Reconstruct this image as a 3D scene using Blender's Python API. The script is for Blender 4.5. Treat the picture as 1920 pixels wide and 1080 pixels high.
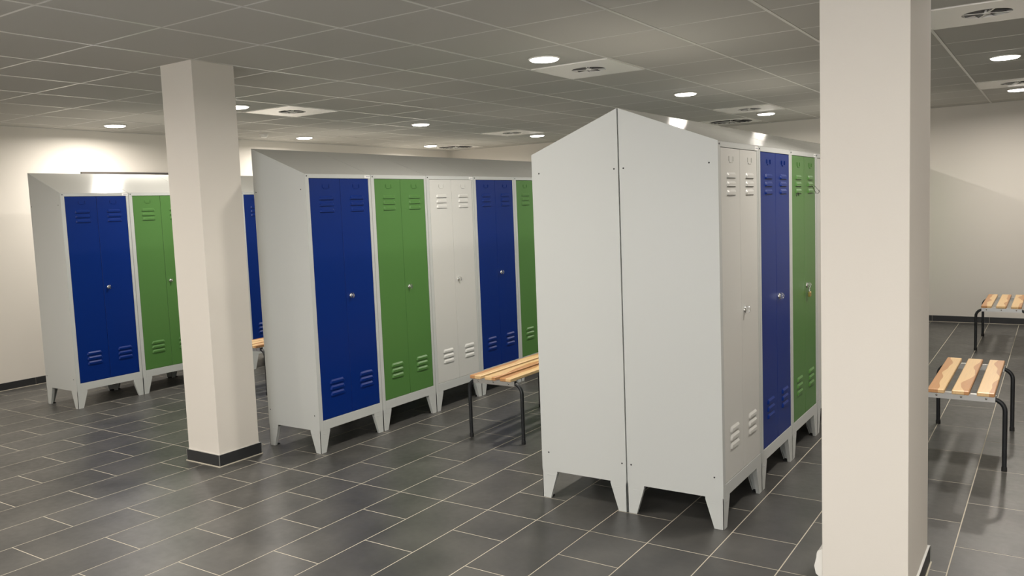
import bpy, math, random
from mathutils import Matrix, Vector

random.seed(7)
for o in list(bpy.data.objects):
    bpy.data.objects.remove(o)
scene = bpy.context.scene
COL = scene.collection
PI = math.pi

# ------------------------------------------------------------------ camera
F_PX = 1547.16
CAM = Vector((1.30515, -3.72503, 1.57591))
RIGHT = Vector((0.83168929, 0.55384087, -0.03941091))
UP = Vector((-0.01741046, 0.09695802, 0.99513618))
FWD = Vector((-0.55496829, 0.82695794, -0.09028157))
PPX, PPY = 960 - 10.12, 540 - 9.92
cam_data = bpy.data.cameras.new('camera')
cam = bpy.data.objects.new('camera', cam_data)
COL.objects.link(cam)
M3 = Matrix((RIGHT, UP, -FWD)).transposed()
cam.matrix_world = Matrix.Translation(CAM) @ M3.to_4x4()
cam_data.sensor_width = 36.0
cam_data.lens = F_PX / 1920 * 36.0
cam_data.shift_x = -(PPX - 960) / 1920
cam_data.shift_y = (PPY - 540) / 1920
cam_data.clip_start = 0.05
scene.camera = cam

# ------------------------------------------------------------------ world, exposure, lamp level
world = bpy.data.worlds.new('world')
scene.world = world
world.use_nodes = True
world.node_tree.nodes['Background'].inputs[0].default_value = (1.0, 0.98, 0.95, 1)
world.node_tree.nodes['Background'].inputs[1].default_value = 5.8
scene.view_settings.view_transform = 'Standard'
scene.view_settings.look = 'None'
scene.view_settings.gamma = 1.0
scene.view_settings.use_curve_mapping = False
scene.view_settings.exposure = 0.06
LAMP_W = 27.0
LAMP_COL = (1.0, 0.93, 0.84)

# ------------------------------------------------------------------ measured layout (metres)
XW, YB = -7.187, 7.39          # left wall, back wall
XR, YF = 4.6, -5.0             # right wall and the wall behind the camera
ZC = 2.5547                    # ceiling
PITCH, LW, LD = 0.6153, 0.6125, 0.5
FOOT, HF, HB = 0.152, 1.846, 2.041
CU0, CV0, CP = 0.0153, 0.1406, 0.6255      # ceiling grid
FU0, FV0, FPU, FPV = 0.0418, -0.3087, 0.30153, 0.6084   # floor grid


def project(p):
    d = Vector(p) - CAM
    w = d.dot(FWD)
    if w < 0.05:
        return None
    return (PPX + F_PX * d.dot(RIGHT) / w, PPY - F_PX * d.dot(UP) / w)


# ------------------------------------------------------------------ materials
def srgb(r, g, b):
    f = lambda c: (c / 255) / 12.92 if c / 255 <= 0.04045 else ((c / 255 + 0.055) / 1.055) ** 2.4
    return (f(r), f(g), f(b), 1)


def new_mat(name, color, rough=0.5, metal=0.0, spec=0.5):
    m = bpy.data.materials.new(name)
    m.use_nodes = True
    b = m.node_tree.nodes['Principled BSDF']
    b.inputs['Base Color'].default_value = color
    b.inputs['Roughness'].default_value = rough
    b.inputs['Metallic'].default_value = metal
    b.inputs['Specular IOR Level'].default_value = spec
    return m


def add_bump(m, scale, strength, dist=0.001, detail=3):
    nt = m.node_tree
    tc = nt.nodes.new('ShaderNodeTexCoord')
    n = nt.nodes.new('ShaderNodeTexNoise')
    n.inputs['Scale'].default_value = scale
    n.inputs['Detail'].default_value = detail
    bp = nt.nodes.new('ShaderNodeBump')
    bp.inputs['Strength'].default_value = strength
    bp.inputs['Distance'].default_value = dist
    nt.links.new(tc.outputs['Object'], n.inputs['Vector'])
    nt.links.new(n.outputs['Fac'], bp.inputs['Height'])
    nt.links.new(bp.outputs['Normal'], nt.nodes['Principled BSDF'].inputs['Normal'])
    return m


M = {}
M['wall'] = add_bump(new_mat('wall_paint', srgb(226, 221, 213), 0.85, spec=0.2), 160, 0.25, 0.001)
M['ceiling_tile'] = add_bump(new_mat('mineral_tile', srgb(192, 190, 184), 0.9, spec=0.1), 300, 0.2, 0.0006)
M['rail'] = new_mat('rail_white_metal', srgb(212, 210, 204), 0.28)
M['plenum'] = new_mat('plenum', srgb(90, 90, 88), 0.9)
M['steel'] = add_bump(new_mat('light_grey_powder_coat', srgb(197, 200, 198), 0.38), 900, 0.05, 0.0002)
M['white_door'] = add_bump(new_mat('white_powder_coat', srgb(210, 210, 206), 0.36), 900, 0.05, 0.0002)
M['blue_door'] = add_bump(new_mat('blue_powder_coat', srgb(0, 40, 118), 0.36, spec=0.25), 900, 0.05, 0.0002)
M['green_door'] = add_bump(new_mat('green_powder_coat', srgb(82, 127, 64), 0.36, spec=0.4), 900, 0.05, 0.0002)
M['roof'] = new_mat('roof_powder_coat', srgb(200, 201, 197), 0.22)
M['chrome'] = new_mat('chrome', (0.75, 0.75, 0.74, 1), 0.15, 1.0)
M['brass'] = new_mat('brass', (0.62, 0.45, 0.16, 1), 0.3, 1.0)
M['black_tube'] = new_mat('black_tube', srgb(30, 32, 35), 0.4)
M['black_rubber'] = new_mat('black_rubber', srgb(22, 22, 23), 0.7)
M['alu'] = new_mat('brushed_aluminium', (0.72, 0.72, 0.71, 1), 0.3, 0.9)
M['screw'] = new_mat('dark_screw', srgb(52, 52, 54), 0.45, 0.5)
M['sticker'] = new_mat('sticker_paper', srgb(244, 244, 242), 0.5)
M['print'] = new_mat('sticker_print', srgb(165, 170, 178), 0.6)
M['base_tile'] = add_bump(new_mat('baseboard_tile', srgb(48, 49, 51), 0.4), 60, 0.1)
M['grout'] = new_mat('pale_grout', srgb(205, 198, 182), 0.9, spec=0.2)
M['plastic'] = new_mat('white_plastic', srgb(236, 234, 229), 0.35)
M['blade'] = new_mat('vent_blade', srgb(112, 110, 108), 0.5)
M['vent_blade_dark'] = new_mat('vent_blade_black', srgb(38, 36, 36), 0.5)
M['vent_dark'] = new_mat('vent_black_duct', srgb(24, 23, 24), 0.9)
M['vent_plate'] = new_mat('vent_plate', srgb(247, 245, 240), 0.25)
M['door_dark'] = new_mat('door_dark_grey', srgb(84, 80, 76), 0.5)
M['wire'] = new_mat('dark_wire', srgb(40, 44, 36), 0.4, 0.6)


def floor_mat():
    m = new_mat('slate_floor_tile', (0.05, 0.05, 0.05, 1), 0.32, spec=0.5)
    nt = m.node_tree
    b = nt.nodes['Principled BSDF']
    geo = nt.nodes.new('ShaderNodeNewGeometry')
    info = nt.nodes.new('ShaderNodeObjectInfo')
    n1 = nt.nodes.new('ShaderNodeTexNoise'); n1.inputs['Scale'].default_value = 3.2; n1.inputs['Detail'].default_value = 6
    n2 = nt.nodes.new('ShaderNodeTexNoise'); n2.inputs['Scale'].default_value = 26; n2.inputs['Detail'].default_value = 5
    nt.links.new(geo.outputs['Position'], n1.inputs['Vector'])
    nt.links.new(geo.outputs['Position'], n2.inputs['Vector'])
    ramp = nt.nodes.new('ShaderNodeValToRGB')
    ramp.color_ramp.elements[0].position = 0.3; ramp.color_ramp.elements[0].color = srgb(66, 66, 65)
    ramp.color_ramp.elements[1].position = 0.72; ramp.color_ramp.elements[1].color = srgb(92, 91, 88)
    nt.links.new(n1.outputs['Fac'], ramp.inputs['Fac'])
    hsv = nt.nodes.new('ShaderNodeHueSaturation')
    mr = nt.nodes.new('ShaderNodeMapRange')
    mr.inputs['To Min'].default_value = 0.86; mr.inputs['To Max'].default_value = 1.12
    nt.links.new(info.outputs['Random'], mr.inputs['Value'])
    nt.links.new(mr.outputs['Result'], hsv.inputs['Value'])
    nt.links.new(ramp.outputs['Color'], hsv.inputs['Color'])
    nt.links.new(hsv.outputs['Color'], b.inputs['Base Color'])
    rr = nt.nodes.new('ShaderNodeMapRange')
    rr.inputs['To Min'].default_value = 0.27; rr.inputs['To Max'].default_value = 0.46
    nt.links.new(n2.outputs['Fac'], rr.inputs['Value'])
    nt.links.new(rr.outputs['Result'], b.inputs['Roughness'])
    bp = nt.nodes.new('ShaderNodeBump'); bp.inputs['Strength'].default_value = 0.12; bp.inputs['Distance'].default_value = 0.002
    nt.links.new(n2.outputs['Fac'], bp.inputs['Height'])
    nt.links.new(bp.outputs['Normal'], b.inputs['Normal'])
    return m


M['floor'] = floor_mat()


def wood_mat():
    """lacquered pine/beech: pale sapwood and brown heartwood with one wavy border along each slat"""
    m = new_mat('lacquered_wood', (0.6, 0.4, 0.2, 1), 0.33)
    nt = m.node_tree
    b = nt.nodes['Principled BSDF']
    tc = nt.nodes.new('ShaderNodeTexCoord')
    info = nt.nodes.new('ShaderNodeObjectInfo')
    sep = nt.nodes.new('ShaderNodeSeparateXYZ')
    nt.links.new(tc.outputs['Object'], sep.inputs['Vector'])
    # a wandering border x = offset(random) + noise(y)
    comb = nt.nodes.new('ShaderNodeCombineXYZ')
    yr = nt.nodes.new('ShaderNodeMath'); yr.operation = 'MULTIPLY_ADD'
    nt.links.new(info.outputs['Random'], yr.inputs[0]); yr.inputs[1].default_value = 37.0
    nt.links.new(sep.outputs['Y'], yr.inputs[2])
    nt.links.new(yr.outputs[0], comb.inputs['Y'])
    xs = nt.nodes.new('ShaderNodeMath'); xs.operation = 'MULTIPLY'
    nt.links.new(sep.outputs['X'], xs.inputs[0]); xs.inputs[1].default_value = 0.35
    nt.links.new(xs.outputs[0], comb.inputs['X'])
    n = nt.nodes.new('ShaderNodeTexNoise'); n.inputs['Scale'].default_value = 2.2; n.inputs['Detail'].default_value = 1.2
    nt.links.new(comb.outputs['Vector'], n.inputs['Vector'])
    edge = nt.nodes.new('ShaderNodeMath'); edge.operation = 'MULTIPLY_ADD'
    nt.links.new(n.outputs['Fac'], edge.inputs[0]); edge.inputs[1].default_value = 0.16; edge.inputs[2].default_value = -0.072
    diff = nt.nodes.new('ShaderNodeMath'); diff.operation = 'SUBTRACT'
    nt.links.new(sep.outputs['X'], diff.inputs[0]); nt.links.new(edge.outputs[0], diff.inputs[1])
    # some slats carry the heartwood on the other edge
    sgn = nt.nodes.new('ShaderNodeMath'); sgn.operation = 'GREATER_THAN'; sgn.inputs[1].default_value = 0.55
    nt.links.new(info.outputs['Random'], sgn.inputs[0])
    sg2 = nt.nodes.new('ShaderNodeMath'); sg2.operation = 'MULTIPLY_ADD'; sg2.inputs[1].default_value = -2.0; sg2.inputs[2].default_value = 1.0
    nt.links.new(sgn.outputs[0], sg2.inputs[0])
    mul = nt.nodes.new('ShaderNodeMath'); mul.operation = 'MULTIPLY'
    nt.links.new(diff.outputs[0], mul.inputs[0]); nt.links.new(sg2.outputs[0], mul.inputs[1])
    stp = nt.nodes.new('ShaderNodeMapRange')
    stp.inputs['From Min'].default_value = 0.008; stp.inputs['From Max'].default_value = 0.0105
    nt.links.new(mul.outputs[0], stp.inputs['Value'])
    # fine grain along y
    mp = nt.nodes.new('ShaderNodeMapping'); mp.inputs['Scale'].default_value = (150, 4, 60)
    nt.links.new(tc.outputs['Object'], mp.inputs['Vector'])
    g = nt.nodes.new('ShaderNodeTexNoise'); g.inputs['Scale'].default_value = 1.0; g.inputs['Detail'].default_value = 4
    nt.links.new(mp.outputs['Vector'], g.inputs['Vector'])
    mix = nt.nodes.new('ShaderNodeMix'); mix.data_type = 'RGBA'
    mix.inputs[6].default_value = srgb(238, 201, 148); mix.inputs[7].default_value = srgb(203, 150, 101)
    nt.links.new(stp.outputs['Result'], mix.inputs[0])
    hsv = nt.nodes.new('ShaderNodeHueSaturation')
    gr = nt.nodes.new('ShaderNodeMapRange'); gr.inputs['To Min'].default_value = 0.86; gr.inputs['To Max'].default_value = 1.12
    nt.links.new(g.outputs['Fac'], gr.inputs['Value'])
    nt.links.new(gr.outputs['Result'], hsv.inputs['Value'])
    nt.links.new(mix.outputs[2], hsv.inputs['Color'])
    nt.links.new(hsv.outputs['Color'], b.inputs['Base Color'])
    return m


M['wood'] = wood_mat()
m_ = bpy.data.materials.new('lamp_diffuser')
m_.use_nodes = True
b_ = m_.node_tree.nodes['Principled BSDF']
b_.inputs['Base Color'].default_value = (1, 1, 1, 1)
b_.inputs['Emission Color'].default_value = (1.0, 0.95, 0.88, 1)
b_.inputs['Emission Strength'].default_value = 12.0
M['diffuser'] = m_


m_ = bpy.data.materials.new('window_glass')
m_.use_nodes = True
nt_ = m_.node_tree
nt_.nodes.remove(nt_.nodes['Principled BSDF'])
fr_ = nt_.nodes.new('ShaderNodeFresnel'); fr_.inputs['IOR'].default_value = 1.45
tr_ = nt_.nodes.new('ShaderNodeBsdfTransparent'); gl_ = nt_.nodes.new('ShaderNodeBsdfGlossy'); gl_.inputs['Roughness'].default_value = 0.02
mx_ = nt_.nodes.new('ShaderNodeMixShader')
nt_.links.new(fr_.outputs[0], mx_.inputs[0]); nt_.links.new(tr_.outputs[0], mx_.inputs[1]); nt_.links.new(gl_.outputs[0], mx_.inputs[2])
nt_.links.new(mx_.outputs[0], nt_.nodes['Material Output'].inputs['Surface'])
M['glass'] = m_


# ------------------------------------------------------------------ mesh building
class MB:
    def __init__(self):
        self.v, self.f, self.mi, self.sm = [], [], [], []

    def add(self, vs, fs, mi=0, smooth=False):
        b = len(self.v)
        self.v += [tuple(p) for p in vs]
        for f in fs:
            self.f.append(tuple(b + i for i in f)); self.mi.append(mi); self.sm.append(smooth)

    def box(self, a, b, mi=0, bev=0.0):
        x0, y0, z0 = a; x1, y1, z1 = b
        if bev <= 0:
            vs = [(x0, y0, z0), (x1, y0, z0), (x1, y1, z0), (x0, y1, z0), (x0, y0, z1), (x1, y0, z1), (x1, y1, z1), (x0, y1, z1)]
            self.add(vs, [(3, 2, 1, 0), (4, 5, 6, 7), (0, 1, 5, 4), (1, 2, 6, 5), (2, 3, 7, 6), (3, 0, 4, 7)], mi)
            return
        # chamfered box: 24 vertices
        xs, ys, zs = (x0, x1), (y0, y1), (z0, z1)
        vs, idx = [], {}
        for i in (0, 1):
            for j in (0, 1):
                for k in (0, 1):
                    dx, dy, dz = (bev if i == 0 else -bev), (bev if j == 0 else -bev), (bev if k == 0 else -bev)
                    for ax in range(3):
                        p = [xs[i], ys[j], zs[k]]
                        if ax != 0: p[0] += dx
                        if ax != 1: p[1] += dy
                        if ax != 2: p[2] += dz
                        idx[(i, j, k, ax)] = len(vs); vs.append(tuple(p))
        I = lambda i, j, k, a: idx[(i, j, k, a)]
        fs = []
        fs += [(I(0, 0, 0, 0), I(0, 0, 1, 0), I(0, 1, 1, 0), I(0, 1, 0, 0)), (I(1, 0, 0, 0), I(1, 1, 0, 0), I(1, 1, 1, 0), I(1, 0, 1, 0))]
        fs += [(I(0, 0, 0, 1), I(1, 0, 0, 1), I(1, 0, 1, 1), I(0, 0, 1, 1)), (I(0, 1, 0, 1), I(0, 1, 1, 1), I(1, 1, 1, 1), I(1, 1, 0, 1))]
        fs += [(I(0, 0, 0, 2), I(0, 1, 0, 2), I(1, 1, 0, 2), I(1, 0, 0, 2)), (I(0, 0, 1, 2), I(1, 0, 1, 2), I(1, 1, 1, 2), I(0, 1, 1, 2))]
        for i in (0, 1):
            for j in (0, 1):
                q = (I(i, j, 0, 0), I(i, j, 1, 0), I(i, j, 1, 1), I(i, j, 0, 1)); fs.append(q if (i + j) % 2 else q[::-1])
        for i in (0, 1):
            for k in (0, 1):
                q = (I(i, 0, k, 0), I(i, 1, k, 0), I(i, 1, k, 2), I(i, 0, k, 2)); fs.append(q[::-1] if (i + k) % 2 else q)
        for j in (0, 1):
            for k in (0, 1):
                q = (I(0, j, k, 1), I(1, j, k, 1), I(1, j, k, 2), I(0, j, k, 2)); fs.append(q if (j + k) % 2 else q[::-1])
        for i in (0, 1):
            for j in (0, 1):
                for k in (0, 1):
                    t = (I(i, j, k, 0), I(i, j, k, 1), I(i, j, k, 2)); fs.append(t if (i + j + k) % 2 else t[::-1])
        self.add(vs, fs, mi)

    def prism(self, pts, d, mi=0):
        """pts: planar 3-D polygon, extruded by vector d"""
        n = len(pts); d = Vector(d)
        vs = [Vector(p) for p in pts] + [Vector(p) + d for p in pts]
        nrm = Vector((0, 0, 0))
        for i in range(n):
            a, b = vs[i], vs[(i + 1) % n]
            nrm += a.cross(b)
        flip = nrm.dot(d) > 0
        fs = [tuple(range(n)), tuple(range(2 * n - 1, n - 1, -1))] + [(i, i + n, (i + 1) % n + n, (i + 1) % n) for i in range(n)]
        if flip: fs = [f[::-1] for f in fs]
        self.add(vs, fs, mi)

    def tube(self, path, r, n=10, mi=0, caps=True):
        P = [Vector(p) for p in path]
        rings = []
        ref = Vector((0.13, 0.27, 0.95)).normalized()
        prev = None
        for i, p in enumerate(P):
            t = (P[min(i + 1, len(P) - 1)] - P[max(i - 1, 0)]).normalized()
            if prev is None:
                a = t.cross(ref)
                if a.length < 0.05: a = t.cross(Vector((1, 0, 0)))
                a.normalize()
            else:
                a = (prev - t * prev.dot(t)).normalized()
            prev = a
            b = t.cross(a)
            rings.append([p + a * (r * math.cos(2 * PI * k / n)) + b * (r * math.sin(2 * PI * k / n)) for k in range(n)])
        vs = [q for R_ in rings for q in R_]
        fs = []
        for i in range(len(P) - 1):
            for k in range(n):
                fs.append((i * n + k, i * n + (k + 1) % n, (i + 1) * n + (k + 1) % n, (i + 1) * n + k))
        self.add(vs, fs, mi, True)
        if caps:
            self.add(rings[0], [tuple(range(n - 1, -1, -1))], mi)
            self.add(rings[-1], [tuple(range(n))], mi)

    def lathe(self, prof, org, axis='z', n=24, mi=0, smooth=True):
        """prof: list of (radius, height) from first to last"""
        org = Vector(org)
        def pt(r, h, k):
            c, s = r * math.cos(2 * PI * k / n), r * math.sin(2 * PI * k / n)
            return org + (Vector((c, s, h)) if axis == 'z' else Vector((h, c, s)) if axis == 'x' else Vector((s, h, c)))
        vs = [pt(r, h, k) for r, h in prof for k in range(n)]
        fs = []
        for i in range(len(prof) - 1):
            for k in range(n):
                fs.append((i * n + k, i * n + (k + 1) % n, (i + 1) * n + (k + 1) % n, (i + 1) * n + k))
        self.add(vs, fs, mi, smooth)
        if prof[0][0] > 1e-6: self.add([pt(prof[0][0], prof[0][1], k) for k in range(n)], [tuple(range(n - 1, -1, -1))], mi)
        if prof[-1][0] > 1e-6: self.add([pt(prof[-1][0], prof[-1][1], k) for k in range(n)], [tuple(range(n))], mi)

    def mesh(self, name, *mats):
        me = bpy.data.meshes.new(name)
        me.from_pydata(self.v, [], self.f)
        for m in mats: me.materials.append(M[m] if isinstance(m, str) else m)
        me.polygons.foreach_set('material_index', self.mi)
        me.polygons.foreach_set('use_smooth', self.sm)
        me.update()
        return me

    def obj(self, name, mats, parent=None, loc=(0, 0, 0)):
        return link(name, self.mesh(name, *([mats] if isinstance(mats, str) else mats)), parent, loc)


def link(name, me, parent=None, loc=(0, 0, 0)):
    o = bpy.data.objects.new(name, me)
    COL.objects.link(o)
    o.parent = parent
    o.location = loc
    return o


def tag(o, label, cat, group=None):
    o['label'] = label; o['category'] = cat
    if group: o['group'] = group
    return o


def empty(name, loc=(0, 0, 0), rz=0.0):
    o = bpy.data.objects.new(name, None)
    o.empty_display_size = 0.1
    COL.objects.link(o)
    o.location = loc; o.rotation_euler = (0, 0, rz)
    return o


def struct(o):
    o['kind'] = 'structure'
    return o


def copy_tree(o, parent=None):
    c = o.copy(); COL.objects.link(c); c.parent = parent
    for ch in o.children: copy_tree(ch, c)
    return c


# ------------------------------------------------------------------ room shell
def wall(name, a, b):
    mb = MB(); mb.box(a, b)
    return struct(mb.obj(name, 'wall'))


T = 0.12
wall('wall_left', (XW - T, YF - T, -0.05), (XW, YB + T, ZC + 0.1))
wall('wall_back', (XW, YB, -0.05), (XR, YB + T, ZC + 0.1))
wall('wall_right', (XR, YF - T, -0.05), (XR + T, YB + T, ZC + 0.1))
# wall behind the camera with unseen windows, added to brighten faces turned this way
WZ0, WZ1 = 0.65, 1.95
ADDED_WINS = [(-2.9, -0.5), (-0.1, 2.3), (2.7, 4.3)]
mb = MB()
mb.box((XW, YF - T, -0.05), (XR, YF, WZ0)); mb.box((XW, YF - T, WZ1), (XR, YF, ZC + 0.1))
xs_ = [XW] + [x for w in ADDED_WINS for x in w] + [XR]
for a_, c_ in zip(xs_[0::2], xs_[1::2]):
    mb.box((a_, YF - T, WZ0), (c_, YF, WZ1))
struct(mb.obj('wall_front', 'wall'))
for n_, (a_, c_) in enumerate(ADDED_WINS):
    w_ = struct(empty('window_%d' % (n_ + 1), ((a_ + c_) / 2, YF - 0.06, WZ0)))
    hw, hh = (c_ - a_) / 2, WZ1 - WZ0
    mb = MB(); f_ = 0.05
    mb.box((-hw, -0.03, 0), (hw, 0.03, f_)); mb.box((-hw, -0.03, hh - f_), (hw, 0.03, hh))
    for x_ in (-hw, -f_ / 2, hw - f_): mb.box((x_, -0.03, f_), (x_ + f_, 0.03, hh - f_))
    mb.obj('window_frame', 'plastic', w_)
    mb = MB(); mb.box((-hw - 0.02, 0.03, -0.02), (hw + 0.02, 0.16, 0.0)); mb.obj('window_sill', 'plastic', w_)
    for x_ in (-hw + f_, f_ / 2):
        mb = MB(); mb.box((x_, -0.003, f_), (x_ + hw - 1.5 * f_, 0.003, hh - f_)); mb.obj('pane', 'glass', w_)
# floor: grout bed with tiles laid on it
mb = MB(); mb.box((XW, YF, -0.05), (XR, YB, -0.0007))
floor = struct(mb.obj('floor', 'grout'))
COLS = [(-3.126 - 0.315, -0.489, -3.126, -0.489 + 0.315), (0.562, -0.489, 0.866, 0.055)]
tiles = []
i0 = int(math.floor((XW - FU0) / FPU)); i1 = int(math.ceil((XR - FU0) / FPU))
for i in range(i0, i1):
    ua, ub = FU0 + FPU * i, FU0 + FPU * (i + 1)
    off = 0.0 if i % 2 else FPV / 2
    cuts = [FV0]
    k = -14
    while True:
        v = FV0 + off + FPV * k
        if v > YB + 1: break
        cuts.append(v); k += 1
    cuts = sorted(set(round(c, 5) for c in cuts))
    for va, vb in zip(cuts[:-1], cuts[1:]):
        if vb - va < 0.05: continue
        a0, b0, a1, b1 = max(ua, XW), max(va, YF), min(ub, XR), min(vb, YB)
        if a1 - a0 < 0.02 or b1 - b0 < 0.02: continue
        tiles.append((a0, b0, a1, b1))


def score(t, z):
    q = [project((t[0], t[1], z)), project((t[2], t[1], z)), project((t[2], t[3], z)), project((t[0], t[3], z))]
    if any(p is None for p in q): return 0
    # clip roughly to the frame
    q = [(min(max(p[0], -60), 1980), min(max(p[1], -60), 1140)) for p in q]
    s = 0
    for a, b in zip(q, q[1:] + q[:1]): s += a[0] * b[1] - b[0] * a[1]
    c = (sum(p[0] for p in q) / 4, sum(p[1] for p in q) / 4)
    if not (-60 < c[0] < 1980 and -60 < c[1] < 1140): return 0
    # behind the blocks of lockers nothing of the floor shows
    return abs(s) / 2


def tile_mesh(name, mat, up):
    """unit tile 1 x 1 with a small chamfer; up=1 face on top, -1 face at the bottom"""
    mb = MB(); e = 0.004
    z0, z1, z2 = (-0.0009, -0.0003, 0.0) if up > 0 else (0.012, 0.002, 0.0)
    vs = [(-.5, -.5, z0), (.5, -.5, z0), (.5, .5, z0), (-.5, .5, z0), (-.5, -.5, z1), (.5, -.5, z1), (.5, .5, z1), (-.5, .5, z1),
          (-.5 + e, -.5 + e / 2, z2), (.5 - e, -.5 + e / 2, z2), (.5 - e, .5 - e / 2, z2), (-.5 + e, .5 - e / 2, z2)]
    fs = [(8, 9, 10, 11)] + [(a, (a + 1) % 4, (a + 1) % 4 + 4, a + 4) for a in range(4)] + [(a + 4, (a + 1) % 4 + 4, (a + 1) % 4 + 8, a + 8) for a in range(4)]
    if up < 0: fs = [f[::-1] for f in fs]
    mb.add(vs, fs)
    return mb.mesh(name, mat)


def lay(tiles, parent, z, g, mat, up, name, limit=300):
    order = sorted(tiles, key=lambda t: -score(t, z))
    me = tile_mesh(name, mat, up)
    rest = MB()
    n = 0
    for t in order:
        cx, cy = (t[0] + t[2]) / 2, (t[1] + t[3]) / 2
        w, h = t[2] - t[0] - g, t[3] - t[1] - g
        if n < limit and score(t, z) > 60:
            o = link(name, me, parent, (cx, cy, z)); o.scale = (w, h, 1); n += 1
        else:
            rest.add([(cx + p[0] * w, cy + p[1] * h, z + p[2]) for p in [v.co for v in me.vertices]], [tuple(p.vertices) for p in me.polygons])
    o = rest.obj(name + 's', mat, parent)
    o['kind'] = 'stuff'


lay(tiles, floor, 0.0, 0.0048, 'floor', 1, 'floor_tile')

# ceiling: plenum board, rails, tiles; lamps and vents come later
mb = MB(); mb.box((XW, YF, ZC + 0.013), (XR, YB, ZC + 0.1))
ceiling = struct(mb.obj('ceiling', 'plenum'))
ci0 = int(math.floor((XW - CU0) / CP)); ci1 = int(math.ceil((XR - CU0) / CP))
cj0 = int(math.floor((YF - CV0) / CP)); cj1 = int(math.ceil((YB - CV0) / CP))
VENTS = [(-7.5, 2.5, 0), (-2.5, 2.5, 0), (-7.5, 8.5, 0), (-2.5, 8.5, 0), (1.5, 2.5, 0), (1.5, 8.5, 0), (-10.5, 10.5, 1), (-3.5, 10.5, 1)]
vent_cells = {(math.floor(i), math.floor(j)) for i, j, _ in VENTS}
ctiles = []
for i in range(ci0, ci1):
    for j in range(cj0, cj1):
        if (i, j) in vent_cells: continue
        a0, a1 = max(CU0 + CP * i, XW), min(CU0 + CP * (i + 1), XR)
        b0, b1 = max(CV0 + CP * j, YF), min(CV0 + CP * (j + 1), YB)
        if a1 - a0 < 0.04 or b1 - b0 < 0.04: continue
        ctiles.append((a0, b0, a1, b1))
lay(ctiles, ceiling, ZC, 0.014, 'ceiling_tile', -1, 'ceiling_tile')
for i in range(ci0 + 1, ci1):
    u = CU0 + CP * i
    mb = MB(); mb.box((-0.009, YF, -0.0025), (0.009, YB, 0.013)); mb.obj('ceiling_rail', 'rail', ceiling, (u, 0, ZC))
for j in range(cj0 + 1, cj1):
    v = CV0 + CP * j
    mb = MB(); mb.box((XW, -0.0070, -0.0002), (XR, 0.0070, 0.0125)); mb.obj('ceiling_rail', 'rail', ceiling, (0, v, ZC))
# edge angle along the walls
mb = MB(); mb.box((XW, YF, -0.004), (XW + 0.02, YB, 0.012)); mb.obj('edge_angle', 'rail', ceiling, (0, 0, ZC))
mb = MB(); mb.box((XW + 0.02, YB - 0.02, -0.004), (XR, YB, 0.012)); mb.obj('edge_angle', 'rail', ceiling, (0, 0, ZC))


# baseboards: one skirting tile after the other, with a pale bead below
def baseboard(name, axis, fixed, sgn, a, b, h=0.074, t=0.009, phase=0.0, bead=0.010):
    """axis 'x' or 'y' = running direction; fixed = wall face; sgn = direction into the room"""
    mb = MB()
    def bx(m, s0, s1, d, z0, z1):
        f0, f1 = sorted((fixed, fixed + sgn * d))
        if axis == 'x': m.box((s0, f0, z0), (s1, f1, z1))
        else: m.box((f0, s0, z0), (f1, s1, z1))
    bx(mb, a, b, t - 0.002, 0.0, h - 0.001)
    bx(mb, a, b, t + 0.005, 0.0, 0.004)
    root = struct(mb.obj(name, 'grout'))
    s = a - (phase % 0.6)
    while s < b:
        s0, s1 = max(s, a), min(s + 0.6, b)
        if s1 - s0 > 0.02:
            m = MB(); bx(m, s0 + 0.0012, s1 - 0.0012, t, 0.005, h); m.obj('skirting_tile', 'base_tile', root)
        s += 0.6
    return root


baseboard('baseboard_left', 'y', XW, 1, YF, YB)
baseboard('baseboard_back', 'x', YB, -1, XW + 0.014, XR, phase=(XW + 0.014 - 0.65))
baseboard('baseboard_right', 'y', XR, -1, YF, YB - 0.014)
baseboard('baseboard_front', 'x', YF, 1, XW + 0.014, XR - 0.014)

# dark door in the left wall behind the far row of lockers, only its head shows
door = struct(empty('door_1', (XW, 1.04, 0)))
mb = MB(); mb.box((0.0, 0.0, 0.0), (0.035, 0.055, 2.126)); mb.box((0.0, 1.085, 0.0), (0.035, 1.14, 2.126)); mb.box((0.0, 0.055, 2.07), (0.035, 1.085, 2.126))
mb.obj('door_frame', 'door_dark', door)
mb = MB(); mb.box((0.0, 0.058, 0.004), (0.02, 1.082, 2.067)); lf = mb.obj('door_leaf', 'door_dark', door)
mb = MB(); mb.tube([(0.02, 0.13, 1.05), (0.06, 0.13, 1.05), (0.06, 0.25, 1.05)], 0.009); mb.obj('door_handle', 'alu', lf)


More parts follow.
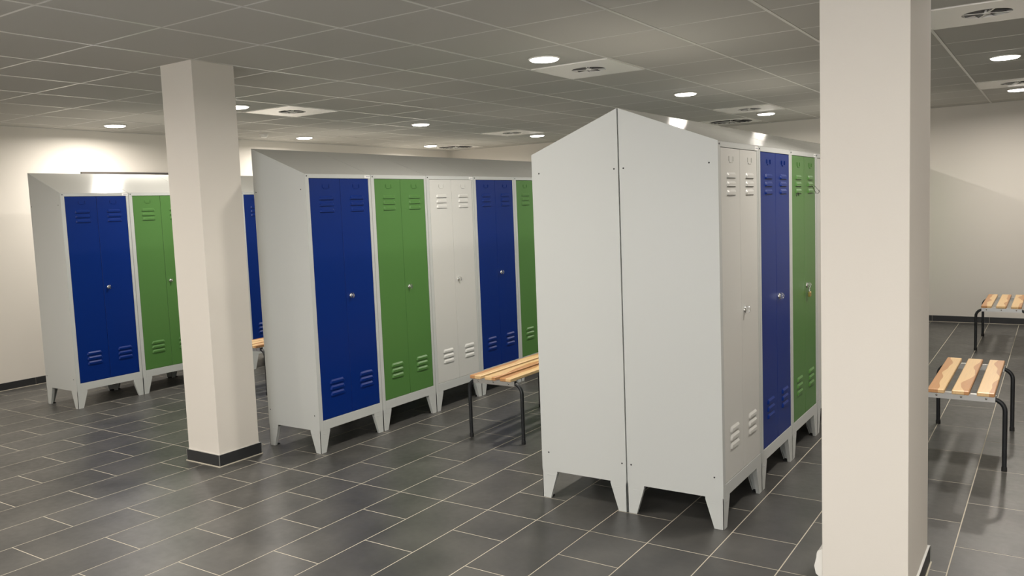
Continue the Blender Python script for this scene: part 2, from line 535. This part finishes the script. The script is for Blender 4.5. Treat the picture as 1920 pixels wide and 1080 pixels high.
# columns
def column(rect, name):
    x0, y0, x1, y1 = rect
    mb = MB(); mb.box((x0, y0, 0), (x1, y1, ZC + 0.012), bev=0.002)
    c = struct(mb.obj(name, 'wall'))
    t, h = 0.010, 0.076
    for a, b in (((x0 - t, y0 - t), (x1 + t, y0)), ((x0 - t, y1), (x1 + t, y1 + t)), ((x0 - t, y0), (x0, y1)), ((x1, y0), (x1 + t, y1))):
        m = MB(); m.box((a[0], a[1], 0.005), (b[0], b[1], h)); m.obj('skirting_tile', 'base_tile', c)
    m = MB()
    for a, b in (((x0 - t - 0.006, y0 - t - 0.006), (x1 + t + 0.006, y0)), ((x0 - t - 0.006, y1), (x1 + t + 0.006, y1 + t + 0.006)), ((x0 - t - 0.006, y0), (x0, y1)), ((x1, y0), (x1 + t + 0.006, y1))):
        m.box((a[0], a[1], 0.0), (b[0], b[1], 0.005))
    m.obj('grout_bead', 'grout', c)
    m = MB()
    for x, y in ((x0 - t, y0 - t), (x1 + t, y0 - t), (x1 + t, y1 + t), (x0 - t, y1 + t)):
        m.box((x - 0.0018, y - 0.0018, 0.004), (x + 0.0018, y + 0.0018, h + 0.001))
    m.box((x0 - t + 0.001, y0 - t + 0.001, h), (x1 + t - 0.001, y0 - 0.0005, h + 0.0015)); m.box((x0 - t + 0.001, y1 + 0.0005, h), (x1 + t - 0.001, y1 + t - 0.001, h + 0.0015))
    m.box((x0 - t + 0.001, y0, h), (x0 - 0.0005, y1, h + 0.0015)); m.box((x1 + 0.0005, y0, h), (x1 + t - 0.001, y1, h + 0.0015))
    m.obj('edge_profile', 'alu', c)
    return c


column(COLS[0], 'column')
column(COLS[1], 'column')

# ------------------------------------------------------------------ lockers
ORD = ['first', 'second', 'third', 'fourth', 'fifth', 'sixth', 'seventh', 'eighth', 'ninth', 'tenth', 'eleventh', 'twelfth']
TH = 0.002


def side_profile(y):
    return [(0, y, FOOT), (0, y, HF - 0.001), (-LD, y, HB - 0.001), (-LD, y, FOOT)]


SIDE = {}
mb = MB(); mb.prism(side_profile(0.0), (0, TH, 0)); SIDE[0] = mb.mesh('side_panel', 'steel')
mb = MB(); mb.prism(side_profile(LW - TH), (0, TH, 0)); SIDE[1] = mb.mesh('side_panel', 'steel')
JL, JR, DZ0, DZ1 = 0.034, 0.024, 0.217, 1.816
mb = MB()
mb.box((-0.022, TH, FOOT), (0.0, JL, HF - 0.0015), bev=0.0012)
mb.box((-0.022, LW - JR, FOOT), (0.0, LW - TH, HF - 0.0015), bev=0.0012)
mb.box((-0.022, JL - 0.002, DZ1 + 0.002), (0.0008, LW - JR + 0.002, HF - 0.0012), bev=0.0012)
mb.box((-0.022, JL - 0.002, FOOT), (0.0006, LW - JR + 0.002, DZ0 - 0.002), bev=0.0012)
FRAME = mb.mesh('front_frame', 'steel')
mb = MB(); mb.box((-LD, TH, FOOT), (-LD + TH, LW - TH, HB - 0.004)); BACK = mb.mesh('back_panel', 'steel')
mb = MB(); mb.box((-LD + TH, TH, FOOT), (-0.022, LW - TH, FOOT + 0.003)); BOTTOM = mb.mesh('bottom_panel', 'steel')
mb = MB(); mb.prism([(-LD, 0.0008, HB), (0.001, 0.0008, HF), (0.001, 0.0008, HF - 0.0012), (-LD, 0.0008, HB - 0.0012)], (0, LW - 0.0016, 0)); ROOF = mb.mesh('roof', 'roof')


def foot_mesh():
    """pressed corner foot, outer corner at the origin, plates along -x and +y"""
    mb = MB(); wt, wb, t = 0.090, 0.047, 0.003
    h = FOOT + 0.0005
    mb.prism([(0, 0, 0), (0, wb, 0), (0, wt, h - 0.012), (0, wt, h), (0, 0, h)], (-t, 0, 0))
    mb.prism([(0, 0, 0), (0, 0, h), (-wt, 0, h), (-wt, 0, h - 0.012), (-wb, 0, 0)], (0, t, 0))
    # flanges folded inwards along the sloping edges
    mb.prism([(-t, wb, 0), (-t, wt, h - 0.012), (-0.026, wt - 0.002, h - 0.012), (-0.018, wb, 0)], (0, -t, 0))
    mb.prism([(-wb, t, 0), (-wt, t, h - 0.012), (-wt + 0.002, 0.026, h - 0.012), (-wb, 0.018, 0)], (t, 0, 0))
    mb.box((-wb + 0.002, 0.001, 0.0), (-0.001, wb - 0.002, 0.006), 1)
    # pressed line below the rim
    mb.box((-0.0005, 0.030, h - 0.0275), (0.0012, 0.076, h - 0.025)); mb.box((-0.076, -0.0012, h - 0.0275), (-0.030, 0.0005, h - 0.025))
    return mb.mesh('foot', 'steel', 'black_rubber')


FOOTM = foot_mesh()


def foot_variants():
    out = []
    for sx, sy, ox, oy in ((1, 1, 0, 0), (1, -1, 0, LW), (-1, 1, -LD, 0), (-1, -1, -LD, LW)):
        me = FOOTM.copy()
        for v in me.vertices: v.co = Vector((v.co.x * sx + ox, v.co.y * sy + oy, v.co.z))
        if sx * sy < 0: me.flip_normals()
        me.name = 'foot'
        out.append(me)
    return out


FEET = foot_variants()
MIDY = 0.3115
DOORY = [(JL + 0.002, MIDY - 0.001), (MIDY + 0.001, LW - JR - 0.002)]
LOUV_Y = [0.182, 0.466]


def door_mesh(k, mat):
    mb = MB(); mb.box((-0.019, DOORY[k][0], DZ0), (-0.0006, DOORY[k][1], DZ1), bev=0.0015)
    return mb.mesh('door', mat)


def louvre_mesh(mat):
    """pressed hood, open at the bottom: sloping top, rounded ends, flat front"""
    W, H, P = 0.0675, 0.0255, 0.0075
    outer = [(-W, 0), (-W + 0.001, 0.010), (-W + 0.006, 0.019), (-W + 0.014, H), (W - 0.014, H), (W - 0.006, 0.019), (W - 0.001, 0.010), (W, 0)]
    inner = [(-W + 0.009, 0), (-W + 0.0095, 0.007), (-W + 0.012, 0.012), (-W + 0.018, 0.015), (W - 0.018, 0.015), (W - 0.012, 0.012), (W - 0.0095, 0.007), (W - 0.009, 0)]
    vs = [(0, y, z) for y, z in outer] + [(P, y, z) for y, z in inner] + [(0, y, z) for y, z in [(-W, -0.001), (W, -0.001)]]
    n = 8
    fs = [(i, i + n, i + 1 + n, i + 1) for i in range(n - 1)]
    fs = [f[::-1] for f in fs]
    fs.append(tuple(range(2 * n - 1, n - 1, -1)))
    # narrow lower lip turned back towards the door, leaving the slot
    b = len(vs)
    vs += [(P - 0.0012, -W + 0.010, 0.0), (P - 0.0012, W - 0.010, 0.0)]
    mb = MB(); mb.add(vs, fs)
    mb.box((-0.0004, -W + 0.006, -0.0016), (0.0004, W - 0.006, 0.0005), 1)  # dark strip along the slot: shade of the opening put in as colour
    return mb.mesh('louvre', mat, 'vent_dark')


def holder_mesh(mat):
    mb = MB()
    for y in (-0.029, 0.029):
        mb.box((-0.0002, y - 0.004, 0.006), (0.0035, y + 0.004, 0.029), bev=0.001)
    mb.box((-0.0002, -0.021, -0.002), (0.0035, 0.021, 0.0045), bev=0.001)
    return mb.mesh('label_holder', mat)


DOORS, LOUV, HOLD = {}, {}, {}
for c in ('white', 'blue', 'green'):
    DOORS[c] = [door_mesh(k, c + '_door') for k in (0, 1)]
    LOUV[c] = louvre_mesh(c + '_door')
    HOLD[c] = holder_mesh(c + '_door')


def lock_meshes():
    mb = MB()
    mb.lathe([(0.017, 0.0), (0.017, 0.005), (0.0145, 0.008), (0.011, 0.010), (0.0, 0.0102)], (0, 0, 0), 'x', 24)
    rose = mb.mesh('rosette', 'chrome')
    # turning fin: a half disc standing off the door, with an eye for a padlock
    mb = MB()
    pts = [(0.008, 0.021)] + [(0.008 + 0.021 * math.cos(a), 0.021 * math.sin(a)) for a in [math.radians(80 - 16 * i) for i in range(11)]] + [(0.008, -0.023)]
    mb.prism([(x, -0.004, z) for x, z in pts], (0, 0.008, 0))
    mb.lathe([(0.0075, -0.0055), (0.0075, 0.0055)], (0.018, 0.0, -0.009), 'y', 14)
    mb.box((0.008, -0.0085, 0.001), (0.022, 0.0085, 0.007), bev=0.001)
    fin = mb.mesh('turn_handle', 'chrome')
    return rose, fin


ROSE, FIN = lock_meshes()
mb = MB(); mb.lathe([(0.0048, 0.0), (0.0048, 0.0012), (0.003, 0.0022), (0.0, 0.0023)], (0, 0, 0), 'x', 12); SCREW = mb.mesh('screw', 'screw')
mb = MB(); mb.lathe([(0.0042, 0.0), (0.0042, -0.0006), (0.0, -0.0007)], (0, 0, 0), 'y', 12); BOLT = mb.mesh('bolt', 'screw')
mb = MB(); mb.box((0.0006, 0.552, 1.8205), (0.0012, 0.607, 1.8405)); mb.box((0.0012, 0.566, 1.8280), (0.00135, 0.603, 1.8335), 1); STICK = mb.mesh('sticker', 'sticker', 'print')


def locker(colour, end=False, sticker=False, full=True):
    root = empty('locker')
    s = link('side_panel', SIDE[0], root)
    if end:
        for x in (-0.043, -LD + 0.022):
            for z in (0.253, 1.747):
                link('bolt', BOLT, s, (x, 0, z))
    link('side_panel', SIDE[1], root)
    link('front_frame', FRAME, root)
    link('back_panel', BACK, root)
    link('bottom_panel', BOTTOM, root)
    link('roof', ROOF, root)
    for f in FEET: link('foot', f, root)
    for k in (0, 1):
        d = link('door', DOORS[colour][k], root)
        d['label'] = colour + ' louvred door leaf'
        if not full: continue
        for z in (1.677, 1.636, 1.595, 0.449, 0.408, 0.367):
            link('louvre', LOUV[colour], d, (-0.0006, LOUV_Y[k], z))
        link('label_holder', HOLD[colour], d, (-0.0006, LOUV_Y[k], 1.750))
        if k == 1:
            r = link('rosette', ROSE, d, (-0.0006, 0.358, 1.020)); r['label'] = 'round chrome lock rosette'
            f = link('turn_handle', FIN, d, (-0.0006, 0.358, 1.020)); f['label'] = 'chrome turn handle with padlock eye'
    if full: link('screw', SCREW, root, (0.0, 0.017, 1.832))
    if sticker: link('sticker', STICK, root)['label'] = 'small white paper sticker'
    return root


PROTO = {}
SEQ = {'far': ['blue', 'green', 'white'], 'middle': ['blue', 'green', 'white'], 'front': ['white', 'blue', 'green'], 'rear': ['white', 'green', 'blue']}


def proto(colour, end, sticker, full):
    k = (colour, end, sticker, full)
    if k in PROTO: return copy_tree(PROTO[k])
    PROTO[k] = locker(*k)
    return PROTO[k]


ROWTXT = {'far': 'far left row beside the left wall', 'middle': 'middle row', 'front': 'front row beside the right column', 'rear': 'row backing onto the front row'}
ROWPOS = {'far': (-5.663, -0.016 + 0.01), 'middle': (-2.731, 0.008), 'front': (0.0, 0.0)}
for row in ('far', 'middle', 'front'):
    for k in range(12):
        c = SEQ[row][k % 3]
        L = proto(c, k == 0, k % 2 == 0, True)
        L.location = (ROWPOS[row][0], ROWPOS[row][1] + k * PITCH , 0)
        n = 'nearest to the viewer in the ' if k == 0 else ORD[k] + ' from the near end of the '
        short = {'far': 'far left row', 'middle': 'middle row', 'front': 'front row'}[row]
        tag(L, 'grey steel locker with %s doors, %s%s' % (c, n, short), 'locker', 'lockers in the ' + short)
mirror = None
for k in range(12):
    c = SEQ['rear'][k % 3]
    L = proto(c, False, False, False)
    L.location = (-2 * LD - 0.007, k * PITCH + LW, 0); L.rotation_euler = (0, 0, PI)
    if k == 0:
        # its visible end panel carries bolts as well
        sp = [o for o in L.children if o.name.startswith('side_panel')][1]
        for x in (-0.043, -LD + 0.022):
            for z in (0.253, 1.747):
                b = link('bolt', BOLT, sp, (x, LW, z)); b.rotation_euler = (0, 0, PI)
        tag(L, 'grey steel locker seen from its plain end, back to back with white-door front locker', 'locker', 'lockers backing onto the front row')
    else:
        tag(L, 'grey steel locker, %s of the row hidden behind the front row' % ORD[k], 'locker', 'lockers backing onto the front row')

for k in range(1, 12):  # unseen row, added to keep the floor under the middle row dark
    L = proto(SEQ['rear'][k % 3], False, False, False)
    L.location = (ROWPOS['middle'][0] - 2 * LD - 0.007, ROWPOS['middle'][1] + k * PITCH + LW, 0); L.rotation_euler = (0, 0, PI)
    tag(L, 'grey steel locker, %s of the row hidden behind the middle row' % ORD[k - 1], 'locker', 'lockers backing onto the middle row')

# padlock on the third locker of the front row
pl = empty('padlock', (0.018, 2 * PITCH + 0.358, 1.0))
mb = MB(); mb.box((-0.007, -0.017, -0.052), (0.007, 0.017, -0.020), bev=0.003); mb.obj('lock_body', 'brass', pl)
mb = MB(); mb.tube([(0, -0.010, -0.022), (0, -0.010, -0.004)] + [(0, -0.010 * math.cos(a), -0.004 + 0.010 * math.sin(a)) for a in [PI * i / 8 for i in range(1, 8)]] + [(0, 0.010, -0.004), (0, 0.010, -0.022)], 0.0028, 8); mb.obj('shackle', 'chrome', pl)
tag(pl, 'small brass padlock hanging on the green front-row locker', 'padlock')
# bent wire hook caught in the louvres of the same locker
yb = 2 * PITCH + 0.466
hk = empty('wire_hook', (0.016, yb, 1.60))
mb = MB()
mb.tube([(-0.002, -0.022, 0.040), (0.004, -0.018, 0.030), (0.010, 0.028, -0.006), (0.006, 0.040, -0.010), (0.007, 0.060, -0.008), (0.012, 0.078, -0.012), (0.018, 0.088, 0.0), (0.016, 0.092, 0.012)], 0.0014, 6)
mb.tube([(-0.004, 0.036, 0.040), (0.008, 0.040, 0.030), (0.014, 0.080, 0.010), (0.018, 0.090, -0.004)], 0.0010, 6)
mb.obj('wire', 'wire', hk)
tag(hk, 'bent dark wire hook caught in upper louvres of green front-row locker', 'hook')
tg = empty('cable_tie', (0.006, 2 * PITCH + 0.182 - 0.056, 1.592))
mb = MB(); mb.tube([(0, -0.012, -0.016), (0.004, -0.004, 0.004), (0.006, 0.002, 0.005), (0.006, 0.012, -0.014)], 0.0022, 6); mb.obj('loop', 'wire', tg)
tag(tg, 'short dark loop hanging from left door louvre of green front-row locker', 'tie')


# ------------------------------------------------------------------ benches
def bench_proto():
    root = empty('bench')
    L, ZT = 1.04, 0.45
    for x in (-0.124, 0.0, 0.124):
        m = MB(); m.box((-0.0435, -L / 2, -0.024), (0.0435, L / 2, 0.0), bev=0.004)
        m.obj('slat', 'wood', root, (x, 0, ZT))
    for y in (-0.4615, 0.4615):
        m = MB()
        m.box((-0.168, -0.0175, 0.389), (0.168, -0.0145, 0.425)); m.box((-0.168, 0.0145, 0.389), (0.168, 0.0175, 0.425))
        m.box((-0.168, -0.0175, 0.4225), (0.168, 0.0175, 0.4258))
        m.box((-0.175, -0.006, 0.4258), (0.175, 0.006, 0.4262))
        cb = m.obj('crossbar', 'alu', root, (0, y, 0))
        for x in (-0.124, 0.0, 0.124):
            b = MB(); b.lathe([(0.006, 0.0), (0.006, -0.003), (0.0, -0.004)], (x, -0.0175, 0.407), 'y', 12); b.obj('bolt', 'chrome', cb)
        for s in (-1, 1):
            m = MB(); R_ = 0.065
            path = [(s * 0.10, 0, 0.405), (s * 0.150, 0, 0.405)]
            for i in range(1, 9):
                a = PI / 2 * i / 8
                path.append((s * (0.150 + R_ * math.sin(a)), 0, 0.405 - R_ + R_ * math.cos(a)))
            path += [(s * 0.215, 0, 0.30), (s * 0.2145, 0, 0.02)]
            m.tube(path, 0.0125, 14)
            lg = m.obj('leg', 'black_tube', root, (0, y, 0))
            m = MB(); m.lathe([(0.0145, 0.0), (0.0145, 0.022), (0.013, 0.025)], (s * 0.2145, 0, 0), 'z', 16); m.obj('foot_cap', 'black_rubber', lg)
    return root


bp = bench_proto()
BENCH = [((0.862, 1.995), 'slatted wooden bench with black legs, nearer one in the right aisle'),
         ((0.862, 5.945), 'slatted wooden bench with black legs, standing by the back wall'),
         ((-1.855, 1.255), 'slatted wooden bench between the middle row and front row of lockers'),
         ((-4.745, 1.545), 'slatted wooden bench behind the middle row, glimpsed beside the left column')]
for k, ((x, y), lab) in enumerate(BENCH):
    b = bp if k == 0 else copy_tree(bp)
    b.location = (x, y, 0)
    tag(b, lab, 'bench', 'changing benches')

# ------------------------------------------------------------------ white surface socket low on the right column
so = empty('wall_socket', (COLS[1][0], -0.435, 0.14))
mb = MB()
mb.prism([(0, -0.038, -0.06), (0, -0.038, 0.06), (-0.020, -0.038, 0.048), (-0.034, -0.038, -0.015), (-0.028, -0.038, -0.045), (-0.010, -0.038, -0.06)], (0, 0.076, 0)); mb.obj('housing', 'plastic', so)
mb = MB(); mb.lathe([(0.020, 0.0), (0.020, -0.004), (0.016, -0.005)], (-0.026, 0, 0.012), 'x', 20); mb.obj('socket_insert', 'plastic', so)
tag(so, 'white plastic surface-mounted socket low on the right column', 'socket')


# ------------------------------------------------------------------ ceiling lamps
def lamp_proto():
    root = empty('ceiling_lamp')
    mb = MB(); mb.lathe([(0.098, 0.0), (0.105, -0.002), (0.107, -0.007), (0.103, -0.011), (0.096, -0.012), (0.094, -0.008)], (0, 0, 0), 'z', 40); mb.obj('bezel', 'plastic', root)
    mb = MB(); mb.lathe([(0.095, -0.0085), (0.093, -0.014), (0.086, -0.019), (0.07, -0.021), (0.0, -0.0215)], (0, 0, 0), 'z', 40)
    d = mb.obj('diffuser', 'diffuser', root); d['label'] = 'glowing white diffuser disc'
    return root


LD_ = bpy.data.lights.new('lamp_light', 'AREA')
LD_.shape = 'DISK'; LD_.size = 0.17; LD_.energy = LAMP_W; LD_.color = LAMP_COL; LD_.spread = math.radians(171)
lp = lamp_proto()
LAMPS = [(-10.5, 1.5, 'above the far left locker row, nearest of three'),
         (-10.5, 5.5, 'beside the left wall, second from the viewer'),
         (-10.5, 9.5, 'in the far left ceiling corner'),
         (-7.5, 1.5, 'just right of the left column top'),
         (-7.5, 5.5, 'above the middle row, left of the ceiling centre'),
         (-7.5, 9.5, 'near the back wall, left of the front row peak'),
         (-2.5, -2.5, 'at the top edge of the view, left of centre'),
         (-2.5, 1.5, 'above the aisle, largest one left of the front row'),
         (-2.5, 5.5, 'above the peak of the front row'),
         (-2.5, 9.5, 'near the back wall, behind the front row'),
         (1.5, 1.5, 'at the top edge, right of the right column'),
         (1.5, 5.5, 'above the right aisle, largest one right of the column'),
         (1.5, 9.5, 'above the bench by the back wall')]
ADDED_LAMPS = [(-7.5, -2.5, 'in front of the far left row, beyond the left edge'), (-10.5, -6.5, 'in the front left corner behind the viewer'), (-7.5, -6.5, 'behind the viewer, second from the left wall'),  # extra lamps out of view, added to raise light on upright faces
       (-2.5, -6.5, 'behind the viewer, in line with the centre aisle'), (1.5, -6.5, 'directly above the viewer'), (4.5, -2.5, 'beyond the right edge, level with the right column'), (4.5, -6.5, 'in the front right corner behind the viewer')]
first = True
for i, j, txt in LAMPS + ADDED_LAMPS:
    r = lp if first else copy_tree(lp); first = False
    r.location = (CU0 + CP * i, CV0 + CP * j, ZC)
    tag(r, 'round white ceiling lamp ' + txt, 'lamp', 'round ceiling lamps')
for r in [o for o in COL.objects if o.name.startswith('ceiling_lamp')]:
    lo = bpy.data.objects.new('lamp_light', LD_); COL.objects.link(lo); lo.parent = r; lo.location = (0, 0, -0.023)


# ------------------------------------------------------------------ air vents
def vent(loc, big, label):
    root = empty('air_vent', loc)
    R_, hub, n = (0.265, 0.03, 22) if big else (0.125, 0.022, 9)
    h = CP / 2 - 0.010
    # square plate with a round opening
    mb = MB(); seg = 48
    ring = [(R_ * math.cos(2 * PI * k / seg), R_ * math.sin(2 * PI * k / seg)) for k in range(seg)]
    sq = []
    for k in range(seg):
        a = 2 * PI * k / seg; c, s = math.cos(a), math.sin(a); q = h / max(abs(c), abs(s)); sq.append((c * q, s * q))
    z0, z1 = -0.006, 0.010
    vs = [(x, y, z0) for x, y in ring] + [(x, y, z0) for x, y in sq] + [(x, y, z1) for x, y in ring] + [(x, y, z1) for x, y in sq]
    fs = []
    for k in range(seg):
        m = (k + 1) % seg
        fs += [(k, m, seg + m, seg + k), (seg + k, seg + m, 3 * seg + m, 3 * seg + k), (k, 2 * seg + k, 2 * seg + m, m)]
    mb.add(vs, fs)
    mb.obj('face_plate', 'vent_plate', root)
    mb = MB(); mb.lathe([(R_ - 0.0005, 0.0125), (0.0, 0.0123)], (0, 0, 0), 'z', 32, smooth=False); mb.obj('duct', 'vent_dark', root)
    mb = MB(); mb.lathe([(hub, 0.011), (hub, -0.006), (hub * 0.8, -0.008), (0.0, -0.0085)], (0, 0, 0), 'z', 20); mb.obj('hub', 'vent_plate', root)
    # twisted blades: each a tilted quadrilateral sheet with thickness
    rings = [(hub, R_ * 0.55), (R_ * 0.58, R_ - 0.004)] if big else [(hub, R_ - 0.003)]
    b0 = MB()
    for rr, (ra, rb) in enumerate(rings):
        for k in range(n if rr == len(rings) - 1 else n // 2):
            nn = n if rr == len(rings) - 1 else n // 2
            a = 2 * PI * k / nn
            da = PI / nn * 0.30
            P = []
            for r_, z, s in ((ra, -0.005, -1), (rb, -0.005, -1), (rb, 0.010, 1), (ra, 0.010, 1)):
                P.append(Vector((r_ * math.cos(a + s * da), r_ * math.sin(a + s * da), z)))
            b = MB(); b.prism(P, Vector((0, 0, 0.0012)))
            b.obj('blade', 'vent_blade_dark' if big else 'blade', root)
    mb = MB()
    nb = 4 if not big else 6
    for k in range(nb):
        a = 2 * PI * k / nb + 0.35; t = 0.004
        d = Vector((math.cos(a), math.sin(a), 0)); p = Vector((-math.sin(a), math.cos(a), 0)) * t
        o0, o1 = d * hub * 0.6, d * (R_ + 0.001)
        mb.prism([o0 - p + Vector((0, 0, -0.0066)), o1 - p + Vector((0, 0, -0.0066)), o1 + p + Vector((0, 0, -0.0066)), o0 + p + Vector((0, 0, -0.0066))], (0, 0, 0.003))
    mb.obj('spokes', 'vent_plate', root)
    tag(root, label, 'vent', 'ceiling air vents')
    return root


VTXT = ['square white ceiling vent with small swirl, right of the left column',
        'square white ceiling vent with small swirl, beside the largest lamp in the centre',
        'square white ceiling vent with small swirl, far off near the left part of back wall',
        'square white ceiling vent with small swirl, above the back end of the front row',
        'square white ceiling vent with small swirl, at the top right corner',
        'square white ceiling vent with small swirl, above the right bench by the wall',
        'ceiling vent with large dark swirl, in the far left corner',
        'ceiling vent with large dark swirl, just above the front row roof']
for (i, j, big), txt in zip(VENTS, VTXT):
    vent((CU0 + CP * i, CV0 + CP * j, ZC), big, txt)

# smoke detector
sd = empty('smoke_detector', (-6.50, 2.90, ZC))
mb = MB(); mb.lathe([(0.050, 0.0), (0.050, -0.012), (0.046, -0.018)], (0, 0, 0), 'z', 28); mb.obj('mount', 'plastic', sd)
mb = MB(); mb.lathe([(0.040, -0.018), (0.040, -0.032), (0.028, -0.042), (0.0, -0.044)], (0, 0, 0), 'z', 28); mb.obj('sensor_cap', 'plastic', sd)
tag(sd, 'small round white smoke detector on ceiling near the left wall', 'smoke detector')
